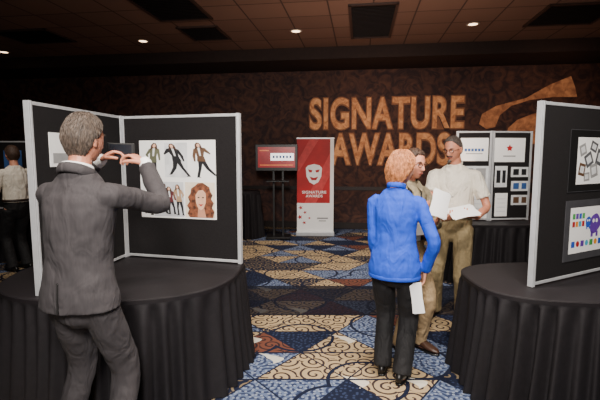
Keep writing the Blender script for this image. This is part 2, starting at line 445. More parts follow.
# posters
def sheet(name,label,f,a0,b0,a1,b1,m,off=.013,cat='poster',group=None):
    m1=MB(); f.box(m1,a0,a1,b0,b1,off,off+.004)
    base=f.p((a0+a1)/2,b0,off)
    t=thing(name,label,cat,base,group=group); obj('backing',m1,m,t,smooth=False)
    return t,f.sub(a0,b0,off+.004),(a1-a0,b1-b0)
def P2(t,f,name,pl,sz,m,lay=1,label=None):
    return obj(name,polys(f,pl,.0006*lay,sz),m,t,smooth=False,label=label)
hairc=mat('print_hair',(70,44,30),.6); skinp=mat('print_skin',(230,182,152),.6); dk=mat('print_black',(24,24,28),.6)
gr=mat('print_grey',(150,150,150),.6); olive=mat('print_olive',(96,98,76),.6); org=mat('print_auburn',(118,70,48),.6,.7,30); red=mat('print_red',(176,24,30),.6,.05)
bluep=mat('print_blue',(50,90,150),.6); lg=mat('print_pale',(220,222,224),.6); crm=mat('print_cream',(236,222,200),.6)
# fashion poster
t,f,sz=sheet('fashion_poster','large white poster of fashion photos on the board in front of the photographer',fB,.17,.355,.86,.995,white)
def figure(t,f,sz,cx,v0,h,coat,pose,var=0,lean=0):
    w=h*1.08
    def q(pts): return [(cx+(x+lean*(y-.5))*w*pose,v0+y*h) for x,y in pts]
    legs=[[(-.09,.5),(.10,.5),(.13,.26),(.14,.03),(.20,.0),(.07,.0),(.07,.24),(.01,.42),(-.03,.24),(-.04,.03),(-.02,.0),(-.13,.0),(-.10,.05),(-.11,.27)],
          [(-.09,.5),(.10,.5),(.17,.28),(.30,.10),(.34,.05),(.26,.06),(.09,.24),(.01,.40),(-.05,.24),(-.14,.03),(-.10,.0),(-.22,.0),(-.20,.06),(-.12,.27)]][var]
    body=[[(-.11,.44),(.12,.44),(.09,.60),(.11,.70),(.17,.50),(.21,.51),(.19,.66),(.15,.82),(.04,.87),(-.04,.87),(-.14,.82),(-.22,.66),(-.14,.56),(-.12,.59),(-.15,.66),(-.10,.72),(-.09,.60)],
          [(-.12,.46),(.12,.46),(.09,.62),(.13,.74),(.27,.66),(.29,.69),(.17,.84),(.04,.87),(-.05,.87),(-.15,.81),(-.21,.62),(-.20,.46),(-.16,.46),(-.13,.63),(-.10,.70),(-.09,.60)]][var]
    fg=P2(t,f,'printed_figure',[q(legs)],sz,dk,2); P2(fg,f,'coat',[q(body)],sz,coat,3)
    P2(fg,f,'top',[q([(-.03,.86),(.03,.86),(.025,.62),(-.02,.62)])],sz,lg,4)
    P2(fg,f,'hair',[q([(-.10,.77),(-.085,.94),(-.03,1.0),(.04,.99),(.08,.93),(.11,.78),(.05,.84),(-.05,.84)])],sz,hairc,4)
    P2(fg,f,'face',[q(circ(.005,.915,.042,.052))],sz,skinp,5)
P2(t,f,'picture_background',[rc(.34,.53,.64,.97)],sz,lg,1)
P2(t,f,'picture_background',[rc(.18,.02,.58,.47)],sz,mat('print_haze',(206,208,212),.6,.1,8),1)
figure(t,f,sz,.18,.52,.45,olive,1,0,.12); figure(t,f,sz,.50,.54,.42,dk,-1.1,1,.3); figure(t,f,sz,.82,.53,.44,mat('print_brown',(92,66,46),.6),1,1,-.2)
figure(t,f,sz,.27,.03,.42,dk,1.0,1,.2); figure(t,f,sz,.40,.05,.36,mat('print_wine',(96,44,48),.6),1,0,-.1); figure(t,f,sz,.52,.04,.40,mat('print_tan',(170,140,110),.6),-.8,0,.15)
P2(t,f,'caption_block',[rc(.05,.05,.075,.3),rc(.09,.05,.105,.3),rc(.12,.08,.135,.25)],sz,dk,2)
ph=P2(t,f,'portrait_photo',[rc(.60,.02,.985,.47)],sz,crm,2)
hairo=[(.655,.02),(.625,.07),(.65,.12),(.62,.17),(.655,.22),(.635,.28),(.67,.33),(.68,.39),(.73,.425),(.77,.46),(.83,.465),(.87,.44),(.915,.41),(.925,.36),(.955,.31),(.935,.26),(.97,.21),(.945,.15),(.975,.10),(.955,.02)]
P2(ph,f,'hair',[hairo],sz,org,3)
P2(ph,f,'neck',[[(.755,.02),(.765,.14),(.845,.14),(.87,.02)]],sz,mat('print_skin_shade',(196,140,112),.6),3.5)
P2(ph,f,'face',[[(.735,.30),(.745,.36),(.80,.40),(.86,.36),(.87,.30),(.865,.21),(.84,.145),(.803,.115),(.765,.145),(.74,.21)]],sz,skinp,4)
P2(ph,f,'fringe',[[(.725,.29),(.735,.39),(.80,.43),(.87,.39),(.885,.29),(.862,.34),(.83,.375),(.775,.365)]],sz,org,5)
P2(ph,f,'eye',[circ(.775,.278,.014,.008)],sz,dk,5); P2(ph,f,'eye',[circ(.832,.278,.014,.008)],sz,dk,5)
P2(ph,f,'smile',[[(.770,.196),(.803,.165),(.836,.196),(.803,.190)]],sz,red,5)
# poster on side panel
t,f,sz=sheet('portrait_poster','small white sheet on the side panel, just left of the photographer\'s head',fA,.16,.80,.44,1.02,white)
P2(t,f,'printed_block',[rc(.1,.1,.9,.4)],sz,gr,1)
# right posters
matb=mat('mat_black',(14,14,15),.6); matg=mat('mat_charcoal',(66,66,70),.6)
t,f,sz=sheet('collage_poster','upper poster on the right board, tilted photo collage in a black mat',fR,.33,.62,1.04,1.05,matb)
P2(t,f,'white_page',[rc(.13,.12,.87,.88)],sz,white,1)
P2(t,f,'mat_edge',[rc(0,0,1,.008),rc(0,.992,1,1),rc(0,0,.006,1)],sz,matg,1)
def tilt(cx,cy,w,h,a):
    return [(cx+x*w*math.cos(a)-y*h*math.sin(a)*.62,cy+x*w*math.sin(a)*1.6+y*h*math.cos(a)) for x,y in ((-.5,-.5),(.5,-.5),(.5,.5),(-.5,.5))]
brn=mat('print_brown',(92,66,46)); dg=mat('print_dark_grey',(84,84,88),.6)
for i,(cx,cy,w,h,a,m_) in enumerate(((.22,.68,.11,.18,.35,gr),(.22,.36,.11,.20,-.2,brn),(.33,.52,.13,.22,.5,dg),(.31,.24,.10,.14,.1,gr),(.41,.73,.12,.16,-.35,dg),(.43,.34,.13,.22,.25,gr),(.53,.55,.14,.26,-.3,dg),(.66,.72,.12,.18,.3,gr),(.66,.36,.13,.24,-.2,brn),(.79,.55,.12,.26,.2,dg))):
    fr_=P2(t,f,'collage_picture',[tilt(cx,cy,w,h,a)],sz,m_,2)
    P2(fr_,f,'picture_middle',[tilt(cx,cy,w*.6,h*.55,a)],sz,lg,3)
t,f,sz=sheet('cartoon_poster','lower poster on the right board, bright rounded figures in a grey mat',fR,.33,.13,1.04,.56,matg)
P2(t,f,'white_page',[rc(.08,.12,.90,.88)],sz,white,1)
cols=[mat('print_purple',(100,56,160),.6),mat('print_red',(176,24,30)),mat('print_royal',(40,84,190),.6),mat('print_orange',(236,150,40),.6),mat('print_green',(70,160,80),.6),mat('print_cyan',(60,170,200),.6)]
def toon(cx,cy,s,c):
    bod=[(cx+.075*s*math.cos(a)*(1+.12*math.cos(3*a)),cy+.13*s*math.sin(a)*(1+.1*math.sin(2*a))) for a in [2*PI*k/22 for k in range(22)]]
    a=P2(t,f,'printed_toy',[bod],sz,cols[c],2)
    P2(a,f,'foot',[rc(cx-.05*s,cy-.17*s,cx-.02*s,cy-.10*s)],sz,cols[c],2); P2(a,f,'foot',[rc(cx+.02*s,cy-.17*s,cx+.05*s,cy-.10*s)],sz,cols[c],2)
    P2(a,f,'eye',[circ(cx-.022*s,cy+.04*s,.016*s,.028*s,10)],sz,white,3); P2(a,f,'eye',[circ(cx+.022*s,cy+.04*s,.016*s,.028*s,10)],sz,white,3)
for q in ((.52,.58,1.3,0),(.68,.64,.9,2),(.80,.66,.7,5),(.40,.62,.7,2)): toon(*q)
for i in range(4):
    for j in range(2): P2(t,f,'small_icon',[rc(.12+.055*i,.56+.13*j,.165+.055*i,.65+.13*j)],sz,cols[(i*2+j*3+1)%6],2)
for i in range(9): P2(t,f,'small_icon',[circ(.15+.08*i,.27,.030,.050,12) if i%2 else rc(.12+.08*i,.22,.18+.08*i,.32)],sz,cols[(i*5+2)%6],2)
# far posters
def pxrect(f,Lp,px0,py0,px1,py1,Y=5.72):
    a=(P(px0,py0,Y)-f.o).dot(f.x); b=(P(px1,py1,Y)-f.o).dot(f.x)
    return a,P(px0,py1,Y).z-tz,b,P(px0,py0,Y).z-tz
far=[(fC,461,138,487,161,white,'pale notice with a blue heading at top left of the far poster stand',6),
(fC,461,166,487,188,lg,'pale grey notice in the middle of the left far panel',3),
(fC,461,193,488,218,white,'white sheet at the foot of the left far panel',0),
(fD,493,138,525,162,white,'white notice with a small red emblem on the far poster stand',1),
(fD,494,166,506,187,lg,'grey upright print on the far stand beneath the red-emblem notice',2),
(fD,511,167,529,177,lg,'small landscape print, topmost of the three at the far stand\'s right edge',2),
(fD,511,181,529,191,lg,'small landscape print, middle of the three at the far stand\'s right edge',4),
(fD,511,195,529,205,lg,'small landscape print, lowest of the three at the far stand\'s right edge',5),
(fD,494,193,506,216,white,'white upright sheet at the foot of the right far panel',0)]
for (ff,a,b,c,d_,m_,lb,kind) in far:
    r=pxrect(ff,1,a,b,c,d_)
    t,f,sz=sheet('notice',lb,ff,r[0],r[1],r[2],r[3],m_,off=.014,group='notices on the far poster stand')
    if kind==1: P2(t,f,'red_emblem',[[(.5+.11*math.cos(k*PI/5+PI/2)*(1 if k%2==0 else .55),.58+.15*math.sin(k*PI/5+PI/2)*(1 if k%2==0 else .55)) for k in range(10)]],sz,red,1); P2(t,f,'text_line',[rc(.3,.22,.7,.27)],sz,gr,1)
    elif kind==6: P2(t,f,'heading',[rc(.15+.12*i,.42,.24+.12*i,.54) for i in range(6)],sz,bluep,1); P2(t,f,'text_line',[rc(.2,.3,.8,.34)],sz,gr,1)
    elif kind==0: P2(t,f,'text_line',[rc(.15,.2+.18*i,.85,.23+.18*i) for i in range(4)],sz,lg,1)
    elif kind==3: P2(t,f,'printed_block',[rc(.1,.1,.45,.9),rc(.55,.1,.9,.9)],sz,gr,1)
    else: P2(t,f,'printed_block',[rc(.12,.2,.45,.8),rc(.6,.2,.88,.8)],sz,[0,0,dk,dk,bluep,brn][kind],1)
t,f,sz=sheet('notice','small blue-toned notice on the board at the far left',fE,.56,.45,.84,.95,bluep,group=None)
P2(t,f,'text_block',[rc(.1,.1,.9,.35)],sz,lg,1)

# ---------------------------------------------------------------- television on stand
Yt=8.3
c0=P(258,167.5,Yt); c1=P(295,147,Yt); W=c1.x-c0.x; Hh=c1.z-c0.z
f=Fr((c0.x,Yt,c0.z),(1,0,0),(0,-1,0))
t=thing('television','flat black television with a red screen on a tall stand','television',(c0.x+W/2,Yt,c0.z))
m1=MB(); f.box(m1,-.05,W+.05,-.065,Hh+.05,-.06,0); obj('case',m1,blackpl,t,smooth=False,bevel=.006)
scr=mat('screen_red',(130,8,16),.3,.25,4,emit=.8)
sc=obj('screen',polys(f,[rc(.0,.0,W,Hh)],.002),scr,t,smooth=False)
ws=mat('screen_white',(240,238,240),.3,.02,emit=1.5)
obj('caption_bar',polys(f,[rc(.34*W,.34*Hh,.97*W,.70*Hh)],.003),ws,sc,smooth=False)
obj('caption_line',polys(f,[rc(.40*W+i*.09*W,.46*Hh,.45*W+i*.09*W,.58*Hh) for i in range(6)],.004),bluep,sc,smooth=False)
obj('footer_line',polys(f,[rc(.05*W,.1*Hh,.95*W,.14*Hh),rc(.05*W,.8*Hh,.3*W,.86*Hh)],.003),mat('screen_orange',(220,120,60),.3,emit=.5),sc,smooth=False)
xb=P(278,170,Yt).x
t=thing('television_stand','tall black metal stand with a shelf holding the red television','stand',(xb,Yt+.05,0))
m1=MB(); [m1.box((xb+s*.09,Yt+.1,.75),(.018,.018,.73)) for s in (-1,1)]; obj('pole',m1,blackpl,t,smooth=False)
m1=MB(); m1.box((xb,Yt,1.13),(.22,.16,.012)); obj('shelf',m1,blackpl,t,smooth=False,bevel=.004)
m1=MB(); m1.box((xb,Yt+.06,.035),(.24,.22,.018)); obj('base',m1,blackpl,t,smooth=False,bevel=.005)
for s in (-1,1):
    for q in (-1,1):
        m1=MB(); m1.ball((xb+s*.21,Yt+.06+q*.19,.02),.02); obj('caster',m1,blackpl,t)
m1=MB(); m1.box((xb,Yt+.09,1.5),(.12,.02,.10)); obj('mount',m1,blackpl,t,smooth=False)
# ---------------------------------------------------------------- roll-up banner
Yb=8.6
a=P(297,234,Yb); b_=P(334,138,Yb); W=b_.x-a.x; Hb=b_.z-.06
f=Fr((a.x,Yb,.06),(math.cos(.03),-math.sin(.03),0),(-math.sin(.03),-math.cos(.03),0))
t=thing('rollup_banner','red and white roll-up banner with a white shield emblem beside the television','banner',(a.x+W/2,Yb,0))
obj('backing',(lambda m:(f.box(m,0,W,.03,Hb,-.004,0),m)[1])(MB()),white,t,smooth=False)
rb=mat('banner_red',(176,24,30),.6,.2,2.5)
prd=mat('banner_pale_red',(200,62,62),.6)
sz=(W,Hb)
P2(t,f,'red_field',[[(0,.32),(.9,.32),(.9,1),(0,1)]],sz,rb,1)
P2(t,f,'light_stripe',[[(.52,.32),(.9,.62),(.9,.85),(.2,.32)]],sz,prd,2)
P2(t,f,'light_stripe',[[(.0,.75),(.0,.62),(.62,1),(.36,1)]],sz,prd,2)
em=[(.24,.69),(.30,.715),(.46,.73),(.62,.715),(.68,.69),(.66,.60),(.58,.54),(.46,.515),(.34,.54),(.26,.60)]
P2(t,f,'emblem',[em],sz,white,3)
P2(t,f,'emblem_mark',[[(.30,.675),(.42,.665),(.40,.642),(.33,.645)],[(.62,.675),(.50,.665),(.52,.642),(.59,.645)],[(.34,.60),(.46,.585),(.58,.60),(.52,.56),(.40,.56)]],sz,rb,4)
obj('title',textmb('SIGNATURE',f,.14*W,.42*Hb,.80*W,.45*Hb,.003,.02),white,t,smooth=False)
obj('title',textmb('AWARDS',f,.24*W,.38*Hb,.70*W,.41*Hb,.003,.02),white,t,smooth=False)
for cx,cy,s in ((.10,.27,.8),(.22,.22,.6),(.08,.17,.9),(.20,.11,.7),(.34,.16,.5)):
    P2(t,f,'red_leaf',[[(cx+.09*s*math.cos(k*PI/5)*(1 if k%2 else .4),cy+.032*s*math.sin(k*PI/5)*(1 if k%2 else .4)) for k in range(10)]],sz,rb,2)
P2(t,f,'text_line',[rc(.55,.15,.85,.165),rc(.6,.125,.8,.135)],sz,gr,2)
m1=MB(); f.box(m1,-.02,W+.02,-.058,.03,-.09,.07); obj('base_cassette',m1,alu,t,smooth=False,bevel=.015)
m1=MB(); f.box(m1,-.01,W+.01,Hb-.02,Hb+.01,-.012,.008); obj('top_rail',m1,alu,t,smooth=False,bevel=.004)
m1=MB(); m1.tube([f.p(W/2,0,-.03),f.p(W/2,Hb,-.015)],[.01,.01],8); obj('support_pole',m1,alu,t)

# ---------------------------------------------------------------- people
def g2(x,z,x0,z0,sx,sz): return math.exp(-((x-x0)/sx)**2-((z-z0)/sz)**2)
def headpt(d):
    x=.075*d.x; y=.097*d.y; z=.118*d.z
    if d.z<0:
        s=-d.z; x*=1-.26*s*s
        y*= (1-.32*s) if d.y<0 else (1-.05*s)
    if d.y>0:
        if z>-.036: h=max(0,min(1,(.014-z)/.05))
        else: h=math.exp(-((z+.036)/.008)**2)
        y+=.027*h*math.exp(-(x/(.008+.006*h))**2)
        y-=.011*(g2(x,z,.031,.004,.016,.012)+g2(x,z,-.031,.004,.016,.012))
        y+=.005*g2(x,z,0,.022,.05,.010)
        y+=.006*g2(x,z,0,-.063,.024,.011)
        y+=.014*g2(x,z,0,-.098,.030,.018)
    return V((x,y,z))
def headgrid(mb,fn,n=72,m=48):
    vs=[];fs=[]
    for j in range(1,m):
        t=PI*j/m
        for i in range(n):
            a=2*PI*i/n; vs.append(fn(V((math.sin(t)*math.cos(a),math.sin(t)*math.sin(a),math.cos(t)))))
    for j in range(m-2):
        for i in range(n):
            i2=(i+1)%n; fs.append([j*n+i,(j+1)*n+i,(j+1)*n+i2,j*n+i2])
    k=len(vs); vs+=[fn(V((0,0,1))),fn(V((0,0,-1)))]
    for i in range(n):
        i2=(i+1)%n; fs.append([k,i,i2]); fs.append([k+1,(m-2)*n+i2,(m-2)*n+i])
    mb.add(vs,fs)
def ik(S,W,l1,l2,pole):
    D=W-S; d=D.length; u=D.normalized(); d=min(d,(l1+l2)*.985); W=S+u*d
    a=(l1*l1-l2*l2+d*d)/(2*d); h=math.sqrt(max(0,l1*l1-a*a))
    q=pole-S; q=(q-u*q.dot(u)); q=q.normalized() if q.length>1e-5 else V((0,0,-1))
    return S+u*a+q*h,W
def hand(mb,w,d,n,side,curl,s=1):
    d=V(d).normalized(); n=V(n); n=(n-d*n.dot(d)).normalized(); tv=d.cross(n)*side
    mb.tube([w-d*.02,w+d*.02*s,w+d*.055*s,w+d*.088*s],[(.025*s,.019*s),(.033*s,.018*s),(.041*s,.016*s),(.040*s,.013*s)],14,ref=tv)
    for i,(Lf) in enumerate((.072,.080,.074,.058)):
        p=w+d*.080*s+tv*(.032-.0215*i)*s
        pts=[p]; a=curl*.35
        dd=(d+tv*(.10-.07*i)).normalized()
        for k,fr_ in enumerate((.25,.42,.3,.25)):
            pts.append(pts[-1]+(dd*math.cos(a)+n*math.sin(a))*Lf*fr_*s*(1.0)); a+=curl*.75
        r=.0082*s if i<3 else .0072*s
        mb.tube(pts,[r*1.05,r*1.03,r,r*.95,r*.85],8)
    p=w+d*.022*s+tv*.026*s
    d1=(tv*.75+d*.6+n*.25).normalized(); d2=(tv*.25+d*.85+n*(.2+.5*curl)).normalized(); d3=(d*.85+n*(.2+.8*curl)).normalized()
    mb.tube([p,p+d1*.035*s,p+d1*.035*s+d2*.034*s,p+d1*.035*s+d2*.034*s+d3*.022*s],[.013*s,.0115*s,.0095*s,.008*s],9)

TOPS={
 'suit':[(.482,.206,.140),(.51,.200,.140),(.56,.180,.132),(.61,.163,.122),(.67,.168,.126),(.73,.181,.128),(.77,.186,.116),(.800,.170,.098),(.824,.120,.084),(.848,.076,.074)],
 'shirt':[(.555,.168,.128),(.575,.180,.138),(.61,.174,.136),(.67,.170,.128),(.73,.180,.124),(.77,.182,.112),(.800,.166,.095),(.822,.115,.080),(.844,.068,.068)],
 'fjacket':[(.462,.182,.136),(.50,.184,.140),(.55,.170,.130),(.61,.146,.110),(.66,.143,.106),(.72,.152,.112),(.765,.154,.100),(.795,.142,.086),(.818,.104,.074),(.842,.060,.062)]}
BODY=[(.47,.11,.08),(.50,.145,.105),(.54,.15,.11),(.60,.132,.095),(.66,.128,.095),(.72,.136,.10),(.765,.134,.092),(.795,.112,.076),(.82,.075,.062),(.845,.052,.052)]
def person(label,loc,yaw,H,top,topm,pantm,shoem,skin,hairm,hair,armR,armL,headang=(0,0,0),lean=(0,0),feet=((.1,.02,0),(-.1,0,0)),build=1,sleeve=1.0,fem=False,sw=.100,extras=None,hemr=.066,belt=None,disp=.010,dsc=.09,group=None,curlm=None):
    loc=V(loc); yaw=math.radians(yaw); t=thing('person',label,'person',loc,yaw,group)
    Rm=Matrix.Rotation(-yaw,3,'Z')
    toL=lambda p:Rm@(V(p)-loc); dL=lambda d:Rm@V(d)
    k=H/1.78*build; kh=H/1.78
    def so(z):
        q=max(0,min(1.4,(z/H-.53)/.3)); return V((lean[0]*q,lean[1]*q,0))
    def tors(secs,z0=0): return [V((0,-.01,zf*H))+so(zf*H) for zf,w,d in secs],[(w*k,d*k) for zf,w,d in secs]
    body=MB()
    p,r=tors(BODY); body.tube(p,r,24,ref=(1,0,0),arc=2)
    piv=V((0,.012,H-.218))+so(H*.84)
    hm=Matrix.Translation(piv)@Matrix.Rotation(math.radians(headang[0]),4,'Z')@Matrix.Rotation(math.radians(headang[2]),4,'Y')@Matrix.Rotation(math.radians(headang[1]),4,'X')@Matrix.Translation(V((0,.018,.097)))
    hs=.97 if fem else 1.02
    hm=hm@Matrix.Scale(hs,4)
    headgrid(body,lambda d:hm@headpt(d))
    body.tube([V((0,-.02,.80*H))+so(.8*H),piv+V((0,-.01,-.02)),hm@V((0,-.012,-.03))],[.060*k,.052*k,.05*k],16)
    R3=hm.to_3x3()
    for s in (-1,1): body.ball(hm@V((s*.078,-.006,-.012)),(.009,.018,.031),M=R3@Matrix.Rotation(s*.3,3,'Z'))
    hipz=.50*H; l1=.245*H; l2=.235*H
    legs=[]
    for s,(fx,fy,fyaw) in zip((1,-1),feet):
        hip=V((s*.052*H*build,0,hipz)); ank=V((fx,fy,.048*H))
        kn,ank=ik(hip,ank,l1,l2,hip+V((fx*.3,1,-.3)))
        legs.append((hip,kn,ank,fyaw))
        body.tube([hip,(hip+kn)/2,kn,(kn*.65+ank*.35),ank,ank-V((0,0,.03))],[.078*k,.068*k,.048*k,.048*k,.034*k,.034*k],14,arc=2)
        q=math.radians(fyaw); fd=V((-math.sin(q),math.cos(q),0))
        body.tube([ank-V((0,0,.045)),ank+fd*.1-V((0,0,.055))],[.03,.022],10)
    arms=[]
    for s,A in ((1,armR),(-1,armL)):
        S=V((s*sw*H*build,-.005,(.778 if fem else .785)*H))+so(.8*H)
        E,Wr=ik(S,toL(A['w']),.172*H,.150*H,toL(A['pole']))
        arms.append((s,S,E,Wr))
        body.tube([S-V((s*.05,0,0)),S,(S+E)/2,E,(E+Wr)/2,Wr],[.038*k,.040*k,.037*k,.034*k,.033*k,.026*k],14,arc=2)
        hand(body,Wr,dL(A['d']),dL(A['n']),s,A.get('c',.6),(.92 if fem else 1.05)*kh)
    bo=obj('body',body,skin,t,local=True); remesh(bo,.0042,1)
    for s in (-1,1):
        m1=MB(); m1.ball(hm@V((s*.031,.0685,.004)),.0122*hs); e=obj('eye',m1,mat('eye_white',(232,228,222),.3,.02),t,local=True)
        m1=MB(); m1.ball(hm@V((s*.031,.0775,.003)),.0055*hs); obj('iris',m1,mat('iris_dark',(40,30,26),.3),e,local=True)
        m1=MB(); m1.tube([hm@V((s*.015,.094,.022)),hm@V((s*.032,.091,.028)),hm@V((s*.048,.080,.022))],[.003,.004,.002],6); obj('eyebrow',m1,hairm,t,local=True)
    m1=MB(); m1.tube([hm@V((-.024,.080,-.062)),hm@V((0,.0895,-.063)),hm@V((.024,.080,-.062))],[(.002,.003),(.004,.006),(.002,.003)],8,arc=3); obj('lips',m1,mat('lips',(168,90,80),.5),t,local=True)
    th,zb,zs_,zf,locks=hair
    def mask(d,z):
        az=math.acos(max(-1,min(1,d.y/max(1e-6,math.hypot(d.x,d.y)))))/PI
        if az<.5: zz=zf+(zs_-zf)*(max(0,az-.18)/.32)**1.3 if az>.18 else zf
        else: zz=zs_+(zb-zs_)*min(1,(az-.5)/.2)
        return max(0,min(1,(z-zz)/.02+.5))
    def hp(d,ex=0):
        b=headpt(d)
        if d.y>0: b=V((.075*d.x,.097*d.y,.118*d.z))
        m_=mask(d,b.z); nz=noise.noise(d*3)*.4+noise.noise(V((d.x*14,d.y*14,d.z*3)))*.12
        if fem: nz+=noise.noise(d*6)*.2
        q=-.012+(th*(1+.35*nz)+.012)*m_
        r=b+d*(q+ex)
        if fem:
            low=max(0,min(1,(.35-d.z)/1.0))*m_*max(0,min(1,.6-d.y))
            r+=V((0,-.012*low,-.040*low)); r.x*=1+.22*low
        return r
    m1=MB(); headgrid(m1,lambda d:hm@hp(d))
    m2=MB() if curlm else m1
    cnt=0
    st=.16 if fem else .09
    rf=.7 if fem else .55
    sp_=.28 if fem else .3
    while cnt<locks:
        d=V((random.gauss(0,1),random.gauss(0,1),random.gauss(0,1))).normalized()
        b=headpt(d)
        if mask(d,b.z)<.95: continue
        cnt+=1
        if d.z>.9: dn=V((d.x,d.y,0)).normalized()
        else: dn=V((0,0,-1))-d*(-d.z); dn.normalize()
        dn=(dn+V((random.uniform(-sp_,sp_),random.uniform(-sp_,sp_),0))).normalized()
        sd=d.cross(dn)*(random.choice((-1,1))*(.03 if fem else 0))
        ds=[(d+dn*st*q+sd*w_).normalized() for q,w_ in ((0,0),(1,1),(2,.6),(3,-.6))]
        e=random.uniform(.0,.004 if fem else .005)*rf
        m2.tube([hm@hp(ds[0],-.003),hm@hp(ds[1],.000+e),hm@hp(ds[2],.001+e),hm@hp(ds[3],.002*rf+e)],[.0025*rf,.0034*rf,.0028*rf,.0007],5)
    ho=obj('hair',m1,hairm,t,local=True)
    if curlm: obj('hair_strands',m2,curlm,ho,local=True)
    m1=MB()
    ws=[(.475,.13,.10),(.50,.162,.125),(.54,.166,.13),(.585,.160,.122)]
    if fem: ws=[(.470,.12,.10),(.49,.148,.112),(.52,.140,.105)]
    m1.tube([V((0,-.01,zf_*H))+so(zf_*H) for zf_,_,_ in ws],[(w*k,d_*k) for _,w,d_ in ws],24,ref=(1,0,0),arc=2)
    lt=.080 if fem else .090
    for hip,kn,ank,fy in legs:
        m1.tube([hip,(hip+kn)/2,kn,kn*.5+ank*.5,V((ank.x,ank.y-.005,.055))],[lt*k,.083*k,.073*k,.067*k,(hemr*k,(hemr+.008)*k)],18,arc=3,cap='flat')
    o=obj('trousers',m1,pantm,t,local=True); remesh(o,.009,4,.010,.09)
    for (hip,kn,ank,fy),s in zip(legs,(1,-1)):
        q=math.radians(fy); fd=V((-math.sin(q),math.cos(q),0)); fx_=V((math.cos(q),math.sin(q),0)); a0=V((ank.x,ank.y,0))
        z=.9 if fem else 1.05
        m1=MB(); m1.tube([a0+fd*x*z+V((0,0,.018+h)) for x,w,h in ((-.075,0,.032),(-.03,0,.036),(.04,0,.034),(.10,0,.024),(.155,0,.018),(.185,0,.012))],
            [(w*z,h) for w,h in ((.030,.034),(.036,.040),(.040,.036),(.044,.026),(.038,.019),(.020,.012))],16,ref=fx_,arc=2)
        m1.tube([a0+V((0,0,.05)),a0+V((0,0,.10))],[.042*z,.040*z],14)
        so_=obj('shoe',m1,shoem,t,local=True); remesh(so_,.006,2)
        m1=MB(); m1.tube([a0+fd*x*z+V((0,0,.010)) for x in (-.08,-.02,.04,.11,.17,.19)],[(w*z,.009) for w in (.028,.038,.038,.047,.036,.018)],14,ref=fx_,arc=2); obj('sole',m1,blackpl,so_,local=True)
    m1=MB(); p,r=tors(TOPS[top]); m1.tube(p,r,28,ref=(1,0,0),arc=3,cap='flat')
    thk={'suit':(.052,.059,.056,.051,.047,.043),'shirt':(.050,.053,.054,.051,.046,.040),'fjacket':(.042,.046,.047,.044,.041,.038)}[top]
    for s,S,E,Wr in arms:
        if sleeve>=1:
            end=Wr+(E-Wr).normalized()*.012
            m1.tube([S-V((s*.06,0,-.004)),S,(S+E)/2,E,(E+end)/2,end],[q*k for q in thk],18,arc=3,cap='flat')
        else:
            end=S+(E-S)*min(1,sleeve); 
            m1.tube([S-V((s*.06,0,-.004)),S,(S+end)/2,end],[thk[0]*k,thk[1]*k,(thk[2]+.002)*k,(thk[2]+.008)*k],18,arc=3,cap='flat')
    nm={'suit':'suit_jacket','shirt':'shirt','fjacket':'jacket'}[top]
    o=obj(nm,m1,topm,t,local=True); remesh(o,.0075,4,disp,dsc)
    nb=V((0,-.018,.846*H))+so(.84*H)
    ctx=dict(t=t,hm=hm,H=H,k=k,so=so,arms=arms,nb=nb,toL=toL,dL=dL,legs=legs,hs=hs,top=o)
    if belt:
        m1=MB(); c=V((0,-.01,.572*H))+so(.57*H); m1.ring(c,.178*k,.136*k,.008,n=40,m=6,flat=2.4); b2=obj('belt',m1,belt,t,local=True)
        m1=MB(); m1.box(c+V((0,.144*k,0)),(.022,.006,.018)); obj('buckle',m1,alu,b2,local=True,smooth=False,bevel=.003)
    if extras: extras(ctx)
    return t

suitm=mat('suit_wool',(58,54,56),.85,.08,140,.05,160,stretch=(1,1,.08),folds=.45)
suitp=mat('suit_trousers',(54,50,52),.85,.08,140,.05,160,stretch=(1,1,.08),folds=.7)
greyhair=mat('grey_hair',(78,66,57),.6,.45,90,.4,120,stretch=(1,1,.3))
def ex_suit(c):
    t,k,nb=c['t'],c['k'],c['nb']
    m1=MB(); m1.ring(nb+V((0,.0,.016)),.062*k,.062*k,.012,ux=(1,0,0),uy=(0,1,-.28),flat=1.9); obj('shirt_collar',m1,white,t,local=True)
    m1=MB(); m1.ring(nb+V((0,.0,-.006)),.076*k,.074*k,.013,ux=(1,0,0),uy=(0,1,-.45),flat=2.0); obj('jacket_collar',m1,suitm,t,local=True)
    for s,S,E,W in c['arms']:
        m1=MB(); m1.tube([W+(E-W).normalized()*.022,W-(E-W).normalized()*.018],[.036*k,.035*k],18); obj('shirt_cuff',m1,white,t,local=True)
    H=c['H']
    m1=MB()
    m1.tube([V((.012,-.160*k,.49*H)),V((.008,-.156*k,.52*H)),V((.002,-.144*k,.565*H))],[(.003,.006)]*3,6); obj('vent_seam',m1,mat('seam_dark',(20,18,18),.9),t,local=True)
    m1=MB(); m1.tube([nb+V((0,.075,0)),nb+V((0,.125,-.12)),nb+V((0,.13,-.3))],[(.014,.008),(.022,.008),(.03,.008)],8,ref=(1,0,0)); obj('necktie',m1,mat('tie_blue',(40,50,90),.6),t,local=True)
person('grey-haired person in a dark grey suit, seen from behind, raising a phone to photograph posters',(-1.095,2.09,0),-14,1.83,'suit',suitm,suitp,mat('black_leather',(18,17,17),.35),skinB,greyhair,(.013,-.085,-.005,.075,1000),
  dict(w=P(146,165,2.46),pole=V((-.66,2.22,1.20)),d=(-.60,.25,.40),n=(-.55,.1,-.8),c=.75),
  dict(w=P(98,162,2.46),pole=V((-1.60,2.2,1.15)),d=(.55,.25,.40),n=(.55,.1,-.8),c=.75),
  headang=(-8,-3,0),lean=(.015,.02),feet=((.16,.0,-12),(-.20,.05,12)),extras=ex_suit,build=1.0,hemr=.078,disp=.012)
